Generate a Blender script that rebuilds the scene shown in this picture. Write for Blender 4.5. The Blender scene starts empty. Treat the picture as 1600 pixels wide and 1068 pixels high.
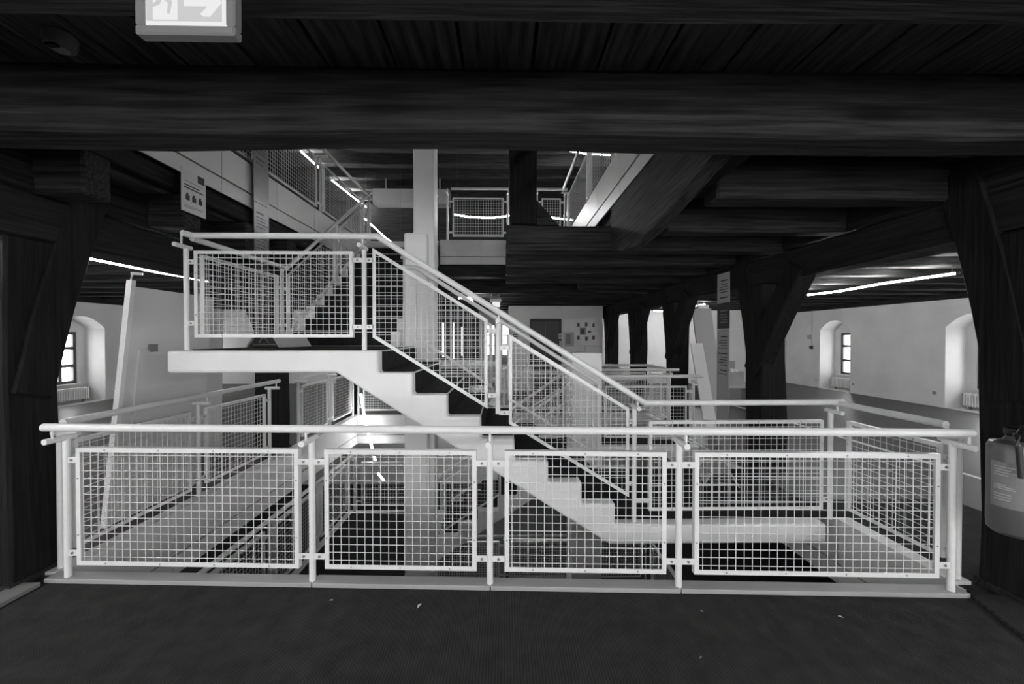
import bpy, bmesh, math, random
from mathutils import Vector, Matrix
random.seed(7)
R = math.radians
S = bpy.context.scene
COL = S.collection

# ------------------------------------------------------------------ camera, world, exposure
cam = bpy.data.cameras.new('camera'); cam.sensor_width = 36.0; cam.lens = 622 / 1600 * 36
cam.clip_start = 0.05; cam.clip_end = 200
camo = bpy.data.objects.new('camera', cam); COL.objects.link(camo)
camo.location = (0, 0, 1.6); camo.rotation_euler = (R(90 - 0.65), 0, R(-1.1))
S.camera = camo
W = bpy.data.worlds.new('overcast_sky'); S.world = W; W.use_nodes = True
bg = W.node_tree.nodes['Background']; bg.inputs[0].default_value = (0.9, 0.9, 0.9, 1); bg.inputs[1].default_value = 4.0
S.view_settings.view_transform = 'Standard'; S.view_settings.look = 'None'
S.view_settings.gamma = 1.0; S.view_settings.use_curve_mapping = False
S.view_settings.exposure = 2.28
TUBE = 40.0            # emission of every light tube

# ------------------------------------------------------------------ materials (grey: the photograph is black and white)
def mat(name, v, rough=0.6, var=0.0, scale=6.0, stretch=(1, 1, 1), bump=0.0, spec=0.4, metal=0.0, v2=None):
    m = bpy.data.materials.new(name); m.use_nodes = True
    nt = m.node_tree; b = nt.nodes['Principled BSDF']
    b.inputs['Roughness'].default_value = rough; b.inputs['Specular IOR Level'].default_value = spec
    b.inputs['Metallic'].default_value = metal
    lo, hi = (v * (1 - var), v * (1 + var)) if v2 is None else (v, v2)
    if var or bump or v2 is not None:
        tc = nt.nodes.new('ShaderNodeTexCoord'); mp = nt.nodes.new('ShaderNodeMapping')
        mp.inputs['Scale'].default_value = stretch
        nz = nt.nodes.new('ShaderNodeTexNoise'); nz.inputs['Scale'].default_value = scale; nz.inputs['Detail'].default_value = 6
        nt.links.new(tc.outputs['Object'], mp.inputs[0]); nt.links.new(mp.outputs[0], nz.inputs['Vector'])
        cr = nt.nodes.new('ShaderNodeValToRGB')
        cr.color_ramp.elements[0].position = 0.32; cr.color_ramp.elements[1].position = 0.68
        cr.color_ramp.elements[0].color = (lo, lo, lo, 1); cr.color_ramp.elements[1].color = (hi, hi, hi, 1)
        nt.links.new(nz.outputs['Fac'], cr.inputs[0]); nt.links.new(cr.outputs[0], b.inputs['Base Color'])
        if bump:
            bp = nt.nodes.new('ShaderNodeBump'); bp.inputs['Strength'].default_value = bump; bp.inputs['Distance'].default_value = 0.02
            nt.links.new(nz.outputs['Fac'], bp.inputs['Height']); nt.links.new(bp.outputs[0], b.inputs['Normal'])
    else:
        b.inputs['Base Color'].default_value = (v, v, v, 1)
    return m
def emit(name, s, v=1.0):
    m = bpy.data.materials.new(name); m.use_nodes = True; nt = m.node_tree; nt.nodes.clear()
    e = nt.nodes.new('ShaderNodeEmission'); o = nt.nodes.new('ShaderNodeOutputMaterial')
    e.inputs[0].default_value = (v, v, v, 1); e.inputs[1].default_value = s
    nt.links.new(e.outputs[0], o.inputs[0]); return m
def pane_mat():
    m = bpy.data.materials.new('window_glass'); m.use_nodes = True; nt = m.node_tree; nt.nodes.clear()
    t = nt.nodes.new('ShaderNodeBsdfTransparent'); g = nt.nodes.new('ShaderNodeBsdfGlossy'); g.inputs['Roughness'].default_value = 0.03
    x = nt.nodes.new('ShaderNodeMixShader'); x.inputs[0].default_value = 0.07; o = nt.nodes.new('ShaderNodeOutputMaterial')
    nt.links.new(t.outputs[0], x.inputs[1]); nt.links.new(g.outputs[0], x.inputs[2]); nt.links.new(x.outputs[0], o.inputs[0]); return m
def carpet_mat(name, v, v2, xs=420.0):
    # ribbed needle-felt: fine ribs running along y
    m = mat(name, v, 0.95, v2=v2, scale=9, spec=0.15); nt = m.node_tree; b = nt.nodes['Principled BSDF']
    tc = nt.nodes['Texture Coordinate']; wv = nt.nodes.new('ShaderNodeTexWave'); wv.bands_direction = 'X'
    wv.inputs['Scale'].default_value = xs / 20; wv.inputs['Distortion'].default_value = 1.0; wv.inputs['Detail'].default_value = 3
    bp = nt.nodes.new('ShaderNodeBump'); bp.inputs['Strength'].default_value = 0.5; bp.inputs['Distance'].default_value = 0.006
    nt.links.new(tc.outputs['Object'], wv.inputs['Vector']); nt.links.new(wv.outputs['Fac'], bp.inputs['Height'])
    nt.links.new(bp.outputs[0], b.inputs['Normal'])
    cr = nt.nodes['Color Ramp']; mx = nt.nodes.new('ShaderNodeMixRGB'); mx.blend_type = 'MULTIPLY'; mx.inputs[0].default_value = 0.45
    nt.links.new(cr.outputs[0], mx.inputs[1]); nt.links.new(wv.outputs['Color'], mx.inputs[2]); nt.links.new(mx.outputs[0], b.inputs['Base Color'])
    return m
M = dict(
    steel=mat('light_painted_steel', 0.74, 0.35, 0.03, 30, spec=0.5),
    wire=mat('galvanised_wire', 0.74, 0.4, spec=0.5),
    screw=mat('screw_steel', 0.30, 0.35, metal=0.6),
    conc=mat('painted_concrete', 0.78, 0.55, 0.05, 2.5, bump=0.05),
    panel=mat('fascia_paint', 0.62, 0.45, 0.06, 1.5),
    kerb=mat('kerb_paint', 0.34, 0.45, 0.06, 2.0),
    plaster=mat('wall_plaster', 0.62, 0.8, 0.08, 1.2, bump=0.15),
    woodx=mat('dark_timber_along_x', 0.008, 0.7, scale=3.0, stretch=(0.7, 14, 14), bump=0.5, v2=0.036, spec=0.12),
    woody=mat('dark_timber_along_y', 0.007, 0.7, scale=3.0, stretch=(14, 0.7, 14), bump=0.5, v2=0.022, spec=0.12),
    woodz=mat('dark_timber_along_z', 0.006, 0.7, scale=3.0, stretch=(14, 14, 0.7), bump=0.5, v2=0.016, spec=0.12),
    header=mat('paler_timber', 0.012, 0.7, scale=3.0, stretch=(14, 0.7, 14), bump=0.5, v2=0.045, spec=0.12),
    board=mat('ceiling_board_wood', 0.03, 0.7, scale=4.0, stretch=(8, 0.6, 3), bump=0.4, v2=0.13, spec=0.12),
    carpet=carpet_mat('ribbed_carpet', 0.035, 0.055),
    tread=carpet_mat('stair_carpet', 0.020, 0.034),
    aisle=mat('aisle_floor', 0.04, 0.45, 0.25, 0.8, spec=0.4),
    lowfloor=mat('lower_floor_carpet', 0.03, 0.9),
    darkframe=mat('dark_window_frame', 0.06, 0.5),
    door=mat('dark_door_metal', 0.045, 0.5, 0.1, 3),
    white=mat('white_board', 0.66, 0.5, 0.05, 1.0),
    grey=mat('grey_board', 0.34, 0.5, 0.06, 1.0),
    dark=mat('dark_print', 0.03, 0.6),
    mid=mat('mid_grey', 0.18, 0.5),
    black=mat('black_plastic', 0.012, 0.4, spec=0.5),
    alu=mat('brushed_strip', 0.13, 0.35, 0.1, 4, stretch=(1, 1, 12), metal=0.5),
    red=mat('extinguisher_paint', 0.075, 0.3, spec=0.6),
    paper=mat('paper', 0.62, 0.8, 0.03, 5),
    card=mat('cardboard', 0.30, 0.9, 0.1, 5),
    cloth=mat('crumpled_plastic_sheet', 0.6, 0.4, 0.2, 12, bump=0.4),
    glass=pane_mat(),
    tube=emit('light_tube_glow', TUBE), tube_fill=emit('fill_tube_glow', TUBE * 0.95),  # second glow serves only the fill tubes added out of view
    tube_dim=emit('dim_tube_glow', 1.0), tube_well=emit('stairwell_tube_glow', 4.5),
    sign_hi=emit('exit_sign_white', 0.175), sign_lo=emit('exit_sign_field', 0.125),
)

# ------------------------------------------------------------------ mesh helpers
OFF = {}
class MB:
    def __init__(s): s.v = []; s.f = []
    def poly(s, pts, *faces):
        o = len(s.v); s.v += [tuple(p) for p in pts]; s.f += [tuple(o + i for i in f) for f in faces]; return s
    def box(s, x0, x1, y0, y1, z0, z1):
        return s.poly([(x0,y0,z0),(x1,y0,z0),(x1,y1,z0),(x0,y1,z0),(x0,y0,z1),(x1,y0,z1),(x1,y1,z1),(x0,y1,z1)],
                      (0,3,2,1),(4,5,6,7),(0,1,5,4),(1,2,6,5),(2,3,7,6),(3,0,4,7))
    def hexa(s, p):   # 8 points: bottom ring 0-3, top ring 4-7
        return s.poly(p, (0,3,2,1),(4,5,6,7),(0,1,5,4),(1,2,6,5),(2,3,7,6),(3,0,4,7))
    def prism(s, pts, vec):
        n = len(pts); v = Vector(vec)
        return s.poly([Vector(p) for p in pts] + [Vector(p) + v for p in pts], tuple(range(n - 1, -1, -1)), tuple(range(n, 2 * n)),
                      *[(i, (i + 1) % n, n + (i + 1) % n, n + i) for i in range(n)])
    def path(s, pts, r, n=10):
        P = [Vector(p) for p in pts]; rings = []
        for i, p in enumerate(P):
            a = (p - P[i - 1]).normalized() if i else None
            b = (P[i + 1] - p).normalized() if i < len(P) - 1 else None
            t = ((a or b) + (b or a)).normalized()
            k = 1.0 if a is None or b is None else 1 / max(0.35, t.dot(a))
            up = Vector((0, 0, 1)) if abs(t.z) < 0.9 else Vector((0, 1, 0))
            sx = t.cross(up).normalized(); sy = sx.cross(t).normalized()
            ax = (b - a) if a is not None and b is not None and (b - a).length > 1e-4 else None
            ring = []
            for j in range(n):
                q = 2 * math.pi * j / n; d = sx * math.cos(q) + sy * math.sin(q)
                if ax is not None:
                    e = ax.normalized(); d = d + e * d.dot(e) * (k - 1)
                ring.append(p + d * r)
            rings.append(ring)
        vs = [q for ring in rings for q in ring]; m = len(P)
        fs = [(i*n + j, i*n + (j+1) % n, (i+1)*n + (j+1) % n, (i+1)*n + j) for i in range(m-1) for j in range(n)]
        fs += [tuple(range(n - 1, -1, -1)), tuple(range((m-1)*n, m*n))]
        return s.poly(vs, *fs)
    def tube(s, p, q, r, n=10): return s.path([p, q], r, n)
    def lathe(s, c, prof, n=20):    # profile of (radius, z) about a vertical axis
        vs = []; m = len(prof)
        for r, z in prof:
            vs += [(c[0] + r*math.cos(2*math.pi*j/n), c[1] + r*math.sin(2*math.pi*j/n), c[2] + z) for j in range(n)]
        fs = [(i*n + j, i*n + (j+1) % n, (i+1)*n + (j+1) % n, (i+1)*n + j) for i in range(m-1) for j in range(n)]
        return s.poly(vs, *fs, tuple(range(n-1, -1, -1)), tuple(range((m-1)*n, m*n)))
    def build(s, name, m, parent=None, smooth=False, bevel=0.0, seg=2, fix=False):
        off = OFF.get(parent.name, Vector()) if parent else Vector()
        me = bpy.data.meshes.new(name)
        me.from_pydata([tuple(Vector(p) - off) for p in s.v], [], s.f)
        if fix:
            b = bmesh.new(); b.from_mesh(me); bmesh.ops.recalc_face_normals(b, faces=b.faces); b.to_mesh(me); b.free()
        me.materials.append(M[m] if isinstance(m, str) else m)
        if smooth:
            me.shade_smooth(); me.set_sharp_from_angle(angle=R(40))
        o = bpy.data.objects.new(name, me); COL.objects.link(o)
        if parent: o.parent = parent; OFF[o.name] = off
        if bevel:
            md = o.modifiers.new('bevel', 'BEVEL'); md.width = bevel; md.segments = seg; md.limit_method = 'ANGLE'; md.angle_limit = R(30)
        return o
def tag(o, label, cat, group=None):
    o['label'] = label; o['category'] = cat
    if group: o['group'] = group
    return o
def thing(name, label, cat, loc, group=None):
    o = bpy.data.objects.new(name, None); o.empty_display_size = 0.1; COL.objects.link(o); o.location = loc
    OFF[o.name] = Vector(loc); return tag(o, label, cat, group)
def struct(o): o['kind'] = 'structure'; return o
def sroot(name, loc=(0, 0, 0)):
    o = bpy.data.objects.new(name, None); o.empty_display_size = 0.1; COL.objects.link(o); o.location = loc; OFF[o.name] = Vector(loc); return struct(o)
def stuff(o): o['kind'] = 'stuff'; return o
def timber(name, m, parent, x0, x1, y0, y1, z0, z1, j=0.008, seg=10, bevel=0.015):
    """an old hewn beam: box cut into slices along its long axis with uneven arrises"""
    d = (x1 - x0, y1 - y0, z1 - z0); a = d.index(max(d)); lo = (x0, y0, z0); hi = (x1, y1, z1)
    b, c = [i for i in range(3) if i != a]; vs = []; ph = [random.random() * 6 for _ in range(8)]
    n = max(2, min(26, int(d[a] / 0.45)))
    for i in range(n + 1):
        t = i / n
        for k, (sb, sc) in enumerate(((0, 0), (1, 0), (1, 1), (0, 1))):
            p = [0, 0, 0]; p[a] = lo[a] + d[a] * t
            e = j if 0 < i < n else 0
            p[b] = (hi if sb else lo)[b] + e * (math.sin(t * d[a] * 2.1 + ph[k]) + random.uniform(-.7, .7))
            p[c] = (hi if sc else lo)[c] + e * (math.sin(t * d[a] * 1.7 + ph[k + 4]) + random.uniform(-.7, .7))
            vs.append(p)
    fs = [(i*4 + k, i*4 + (k+1) % 4, i*4 + 4 + (k+1) % 4, i*4 + 4 + k) for i in range(n) for k in range(4)] + [(0, 3, 2, 1), (n*4, n*4+1, n*4+2, n*4+3)]
    return MB().poly(vs, *fs).build(name, m, parent, bevel=bevel, seg=1, fix=True)

# ------------------------------------------------------------------ dimensions
XL, XR, YB = -3.0, 2.93, 8.13                  # edges of the stairwell on this floor
def yf(x): return 2.56 - 0.045 * x             # its slightly skewed front edge
UF = 3.5                                       # upper floor level
LF = -3.5                                      # lower floor level
WL, WR, WB, WF = -10.2, 10.0, 13.9, -3.2
UX0, UX1, UY0, UY1 = -2.85, 1.2, 2.07, 7.95    # opening in the upper floor

# ------------------------------------------------------------------ floors
def slab(mb, z0, z1, hx0, hx1, hy0, hy1, x0=WL, x1=WR, y0=WF, y1=WB):
    mb.box(x0, x1, y0, hy0, z0, z1); mb.box(x0, x1, hy1, y1, z0, z1); mb.box(x0, hx0, hy0, hy1, z0, z1); mb.box(hx1, x1, hy0, hy1, z0, z1); return mb
fl = sroot('floor')
yl, yr = yf(XL), yf(XR)
m = MB()
m.hexa([(-4.3,WF,-.2),(4.4,WF,-.2),(4.4,yf(4.4),-.2),(-4.3,yf(-4.3),-.2),(-4.3,WF,0),(4.4,WF,0),(4.4,yf(4.4),0),(-4.3,yf(-4.3),0)])
m.hexa([(XR,yf(XR),-.2),(4.4,yf(4.4),-.2),(4.4,3.85,-.2),(XR,3.85,-.2),(XR,yf(XR),0),(4.4,yf(4.4),0),(4.4,3.85,0),(XR,3.85,0)])
m.build('front_carpet', 'carpet', fl)
m = MB(); m.box(WL, -4.3, WF, WB, -.2, 0); m.box(4.4, WR, WF, WB, -.2, 0)
m.hexa([(-4.3,yf(-4.3),-.2),(XL,yl,-.2),(XL,YB,-.2),(-4.3,YB,-.2),(-4.3,yf(-4.3),0),(XL,yl,0),(XL,YB,0),(-4.3,YB,0)])
m.box(XR, 4.4, 3.85, YB, -.2, 0); m.box(-4.3, 4.4, YB, WB, -.2, 0)
m.build('aisle_floor', 'aisle', fl)
MB().box(5.37, 5.43, 3.4, 12.5, 0, .004).build('seam_strip', 'white', fl)
lf = MB(); slab(lf, LF - .2, LF, XL, XR, 2.5, YB)
struct(lf.build('floor_lower', 'lowfloor'))
struct(MB().box(WL, WR, WF, WB, 2*LF - .2, 2*LF).build('floor_basement', 'lowfloor'))
uf = MB(); slab(uf, 2.90, UF, UX0 - .06, UX1 + .06, UY0, UY1 + .06)
struct(uf.build('floor_upper', 'woodx'))

# ------------------------------------------------------------------ walls with arched window niches
def niche_wall(name, x_in, s, centres):
    """long wall at x = x_in, s = outward direction; arched niches 0.5 deep, window opening in the outer leaf"""
    m = MB(); xa, xb, xc = x_in, x_in + s * .5, x_in + s * .72
    bx = lambda p, q, y0, y1, z0, z1: m.box(min(p, q), max(p, q), y0, y1, z0, z1)
    bx(xa, xc, WF - .7, WB + .7, 2.9, 6.8); bx(xa, xc, WF - .7, WB + .7, 2*LF - .2, -.001)
    hw = .555; y = WF - .7
    for c in sorted(centres):
        bx(xa, xc, y, c - hw, 0, 2.9)
        arc = [(c - hw + 2*hw*i/12, 1.83 + .29 * (1 - (2*i/12 - 1)**2)) for i in range(13)]
        pts = [(xa, p, q) for p, q in arc] + [(xa, c + hw, 2.9), (xa, c - hw, 2.9)]
        m.prism(pts, (xb - xa, 0, 0))
        bx(xb, xc, c - hw, c - .36, 0, 2.9); bx(xb, xc, c + .36, c + hw, 0, 2.9)
        bx(xb, xc, c - .36, c + .36, 0, .46); bx(xb, xc, c - .36, c + .36, 1.74, 2.9)
        y = c + hw
    bx(xa, xc, y, WB + .7, 0, 2.9)
    return struct(m.build(name, 'plaster', fix=True))
RC = [11.87, 8.28, 4.69, 1.1]; LC = [13.3, 9.81, 6.2, 2.6, -1.0]
niche_wall('wall_right', WR, 1, RC); niche_wall('wall_left', WL, -1, LC)
m = MB()       # back wall with two small window openings left of the lift
wx = [(-.72, -.32), (-.10, .30)]
m.box(WL, wx[0][0], WB, WB + .7, 2*LF, 6.8); m.box(wx[0][1], wx[1][0], WB, WB + .7, 2*LF, 6.8); m.box(wx[1][1], WR, WB, WB + .7, 2*LF, 6.8)
for a, b in wx: m.box(a, b, WB, WB + .7, 2*LF, .95); m.box(a, b, WB, WB + .7, 2.05, 6.8)
struct(m.build('wall_back', 'plaster'))
FC = [-7.2, -4.6, -2.0, .6, 3.2, 5.8]     # unseen windows added behind the viewer to light the railing and stairs
m = MB(); x = WL
for c in FC:
    m.box(x, c - .6, WF - .3, WF, 2*LF, 6.8); x = c + .6
    m.box(c - .6, c + .6, WF - .3, WF, 2*LF, .46); m.box(c - .6, c + .6, WF - .3, WF, 2.14, 6.8)
m.box(x, WR, WF - .3, WF, 2*LF, 6.8)
struct(m.build('wall_front', 'plaster'))
def portal(loc, rot, sx, sy):
    l = bpy.data.lights.new('window_portal', 'AREA'); l.shape = 'RECTANGLE'; l.size = sx; l.size_y = sy; l.cycles.is_portal = True
    o = bpy.data.objects.new('window_portal', l); COL.objects.link(o); o.location = loc; o.rotation_euler = rot
for c in FC: portal((c, WF - .31, 1.3), (R(90), 0, 0), 1.2, 1.68)
for c in RC: portal((WR + .73, c, 1.1), (R(90), 0, R(90)), .72, 1.28)
for c in LC: portal((WL - .73, c, 1.1), (R(90), 0, R(-90)), .72, 1.28)
for a, b in wx: portal(((a + b) / 2, WB + .71, 1.5), (R(90), 0, R(180)), b - a, 1.1)
wn = [0]
def window(x, y, s):
    wn[0] += 1; r = sroot('window_%d' % wn[0], (x, y, .46))
    m = MB(); f = .07; xa, xb = sorted((x, x + s * .06))
    m.box(xa, xb, y - .36, y - .36 + f, .46, 1.74); m.box(xa, xb, y + .36 - f, y + .36, .46, 1.74); m.box(xa, xb, y - .04, y + .04, .46, 1.74)
    for z in (.46, .86, 1.30, 1.67): m.box(xa + .002, xb - .002, y - .36, y + .36, z, z + .07)
    m.build('window_frame', 'darkframe', r)
    for a, b in ((.53, .86), (.93, 1.30), (1.37, 1.67)):
        for c, d in ((-.29, -.04), (.04, .29)):
            MB().box((xa+xb)/2 - .002, (xa+xb)/2 + .002, y + c, y + d, a, b).build('pane', 'glass', r)
    xs = sorted((x - s * .10, x)); MB().box(xs[0], xs[1], y - .40, y + .40, .42, .46).build('window_sill', 'white', r)
for c in RC: window(WR + .52, c, 1)
for c in LC: window(WL - .52, c, -1)
for a, b in wx:
    wn[0] += 1; r = sroot('window_%d' % wn[0], (a, WB, .95)); c = (a + b) / 2; m = MB()
    for x in (a, c - .02, b - .04): m.box(x, x + .04, WB + .1, WB + .15, .95, 2.05)
    for z in (.95, 1.30, 1.66, 2.01): m.box(a, b, WB + .101, WB + .149, z, z + .04)
    m.build('window_frame', 'grey', r)
    for z in (.99, 1.34, 1.70):
        for x0, x1 in ((a + .04, c - .02), (c + .02, b - .04)): MB().box(x0, x1, WB + .12, WB + .124, z, z + .31).build('pane', 'glass', r)
for c in FC:  # frames and panes of the added windows behind the viewer
    wn[0] += 1; r = sroot('window_%d' % wn[0], (c, WF - .2, .46)); m = MB()
    for x in (c - .6, c - .03, c + .54): m.box(x, x + .06, WF - .22, WF - .16, .46, 2.14)
    for z in (.46, 1.0, 1.56, 2.08): m.box(c - .6, c + .6, WF - .219, WF - .161, z, z + .06)
    m.build('window_frame', 'darkframe', r)
    for z, h in ((.52, .48), (1.06, .50), (1.62, .46)):
        for x in (c - .54, c + .03): MB().box(x, x + .51, WF - .192, WF - .188, z, z + h).build('pane', 'glass', r)
# wall-head rails under the ceiling
for n, x, s in ((1, WR, -1), (2, WL, 1)):
    a, b = sorted((x, x + s * .05)); struct(MB().box(a, b, WF, WB, 2.42, 2.45).build('trim_%d' % n, 'panel'))
    a, b = sorted((x, x + s * .02))
    struct(MB().box(a, b, WF, WB, 2.452, 2.9).build('trim_%d' % (n + 2), 'woody'))
# lift enclosure with its door
struct(MB().box(.13, 2.98, 12.0, WB - .01, 0, 2.55).build('wall_lift', 'plaster'))
d = sroot('door_1', (1.245, 11.98, 0))
m = MB(); m.box(.77, .83, 11.95, 11.999, 0, 2.16); m.box(1.66, 1.72, 11.95, 11.999, 0, 2.16); m.box(.83, 1.66, 11.95, 11.999, 2.08, 2.16); m.build('door_frame', 'dark', d)
MB().box(.833, 1.242, 11.97, 11.998, 0, 2.08).build('door_leaf', 'door', d); MB().box(1.248, 1.657, 11.97, 11.998, 0, 2.08).build('door_leaf', 'door', d)
c = MB().box(1.63, 1.72, 11.925, 11.949, 1.56, 1.72).build('floor_indicator', 'paper', d)
MB().box(1.645, 1.70, 11.92, 11.926, 1.60, 1.68).build('indicator_symbol', 'mid', c)
c = MB().box(1.655, 1.70, 11.925, 11.949, 1.30, 1.50).build('call_panel', 'white', d)
# ------------------------------------------------------------------ ceiling of this floor: boards and joists
ce = sroot('ceiling', (0, 0, 2.85))
x = WL; i = 0
while x < WR - .05:
    w = random.uniform(.28, .33); x1 = min(WR, x + w); dz = random.uniform(0, .008)
    segs = [(WF, UY0), (UY1 + .1, WB)] if x1 > UX0 - .1 and x < UX1 + .05 else [(WF, WB)]
    for a, b in segs: MB().box(x + .008, x1 - .008, a, b, 2.85 + dz, 2.895).build('ceiling_board', 'board', ce)
    x = x1
k = -6
for k in range(-6, 16):
    y = 1.03 + .84 * k
    if y + .2 > WB or y < WF: continue
    if 2.2 < y < 7.9:
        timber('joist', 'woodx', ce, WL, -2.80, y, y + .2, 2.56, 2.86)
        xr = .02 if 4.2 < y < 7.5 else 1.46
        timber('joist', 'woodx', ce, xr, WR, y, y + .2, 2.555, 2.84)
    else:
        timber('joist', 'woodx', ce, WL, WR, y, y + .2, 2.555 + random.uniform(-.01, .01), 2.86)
# headers round the opening
MB().prism([(UX1 - .03, y, z) for y, z in ((2.09, 3.02), (2.09, 2.64), (2.3, 2.60), (2.7, 2.53), (3.1, 2.46), (3.55, 2.42), (4.0, 2.47), (4.37, 2.60), (4.37, 3.02))], (.11, 0, 0)).build('header_beam', 'header', ce, bevel=.01, seg=1, fix=True)
timber('header_beam', 'woody', ce, UX1 + .085, UX1 + .26, UY0 + .02, 4.36, 2.66, 3.02)
timber('header_beam', 'woodx', ce, -2.84, .10, UY1 - .02, UY1 + .24, 2.80, 3.03)
timber('header_beam', 'woody', ce, UX0 - .10, UX0 + .01, UY0 + .2, UY1, 2.87, 3.03)
# upper storey ceiling
cu = sroot('ceiling_upper', (0, 0, 6.3)); MB().box(WL, WR, WF, WB, 6.32, 6.5).build('board_deck', 'board', cu)
for k in range(1, 16):
    y = 1.03 + .84 * k
    if y + .2 < WB: timber('joist', 'woodx', cu, WL, WR, y, y + .24, 6.02, 6.32)

# ------------------------------------------------------------------ fascia plates round the openings
tn = [4]
def fascia(p, q, ztop, h, out, step=.98):
    """two rows of painted plates with a groove between; p->q plan points, out = plan direction of the visible side"""
    tn[0] += 1; r = sroot('trim_%d' % tn[0], (p[0], p[1], ztop))
    P, Q = Vector((*p, 0)), Vector((*q, 0)); d = Q - P; L = d.length; d.normalize(); o = Vector((*out, 0)) * .02
    n = max(1, round(L / step)); zs = ztop - h * .68
    for i in range(n):
        a, b = P + d * (L * i / n + .003), P + d * (L * (i + 1) / n - .003)
        for z0, z1, f in ((zs + .006, ztop, 1.0), (ztop - h, zs - .012, .9)):
            MB().hexa([a + Vector((0,0,z0)), b + Vector((0,0,z0)), b + o*f + Vector((0,0,z0)), a + o*f + Vector((0,0,z0)),
                       a + Vector((0,0,z1)), b + Vector((0,0,z1)), b + o*f + Vector((0,0,z1)), a + o*f + Vector((0,0,z1))]).build('fascia_plate', 'panel', r, fix=True)
    MB().hexa([P - o*.2 + Vector((0,0,ztop-h)), Q - o*.2 + Vector((0,0,ztop-h)), Q + o*.3 + Vector((0,0,ztop-h)), P + o*.3 + Vector((0,0,ztop-h)),
               P - o*.2 + Vector((0,0,ztop-.01)), Q - o*.2 + Vector((0,0,ztop-.01)), Q + o*.3 + Vector((0,0,ztop-.01)), P + o*.3 + Vector((0,0,ztop-.01))]).build('backing_board', 'mid', r, fix=True)
    return r
fascia((UX0, UY0 + .05), (UX0, UY1), UF + .03, .48, (1, 0))
fascia((UX1, UY0 + .05), (UX1, UY1), UF + .03, .48, (-1, 0))
fascia((-1.28, UY1), (UX1 - .02, UY1), UF + .03, .48, (0, -1))
fascia((XL, yf(XL) + .02), (XL, YB), .0, .55, (1, 0))
fascia((XR, yf(XR) + .02), (XR, YB), .0, .55, (-1, 0))
fascia((XL + .02, YB), (XR - .02, YB), .0, .55, (0, -1))
# pale edge plates (kerbs) on the floor round the stairwell
tn[0] += 1; kerb = sroot('trim_%d' % tn[0], (0, 2.55, 0))
xs = [-3.0, -1.234, -.089, 1.104, 2.86]
for a, b in zip(xs, xs[1:]):
    MB().hexa([(a+.003,yf(a)-.065,.001),(b-.003,yf(b)-.065,.001),(b-.003,yf(b)+.03,.001),(a+.003,yf(a)+.03,.001),
               (a+.003,yf(a)-.065,.03),(b-.003,yf(b)-.065,.03),(b-.003,yf(b)+.03,.03),(a+.003,yf(a)+.03,.03)]).build('edge_plate', 'kerb', kerb, bevel=.004)
for x0, x1, ya, yb in ((XL - .09, XL + .03, 2.72, YB), (XR - .03, XR + .09, 2.5, 3.42), (XR - .03, XR + .09, 7.15, YB)):
    MB().box(x0, x1, ya, yb, .001, .022).build('edge_plate', 'panel', kerb)
MB().box(XL - .09, XR + .09, YB - .03, YB + .09, .001, .02).build('edge_plate', 'panel', kerb)

MB().hexa([(-3.12,.3,.001),(-2.98,.3,.001),(-2.98,2.60,.001),(-3.12,2.60,.001),(-3.12,.3,.03),(-2.98,.3,.03),(-2.98,2.60,.03),(-3.12,2.60,.03)]).build('sill_plate', 'mid', kerb, bevel=.005)
MB().hexa([(2.74,2.02,.001),(3.6,1.85,.001),(3.6,2.40,.001),(2.86,2.36,.001),(2.74,2.02,.025),(3.6,1.85,.025),(3.6,2.40,.025),(2.86,2.36,.025)]).build('sill_plate', 'carpet', kerb, bevel=.006)

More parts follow.
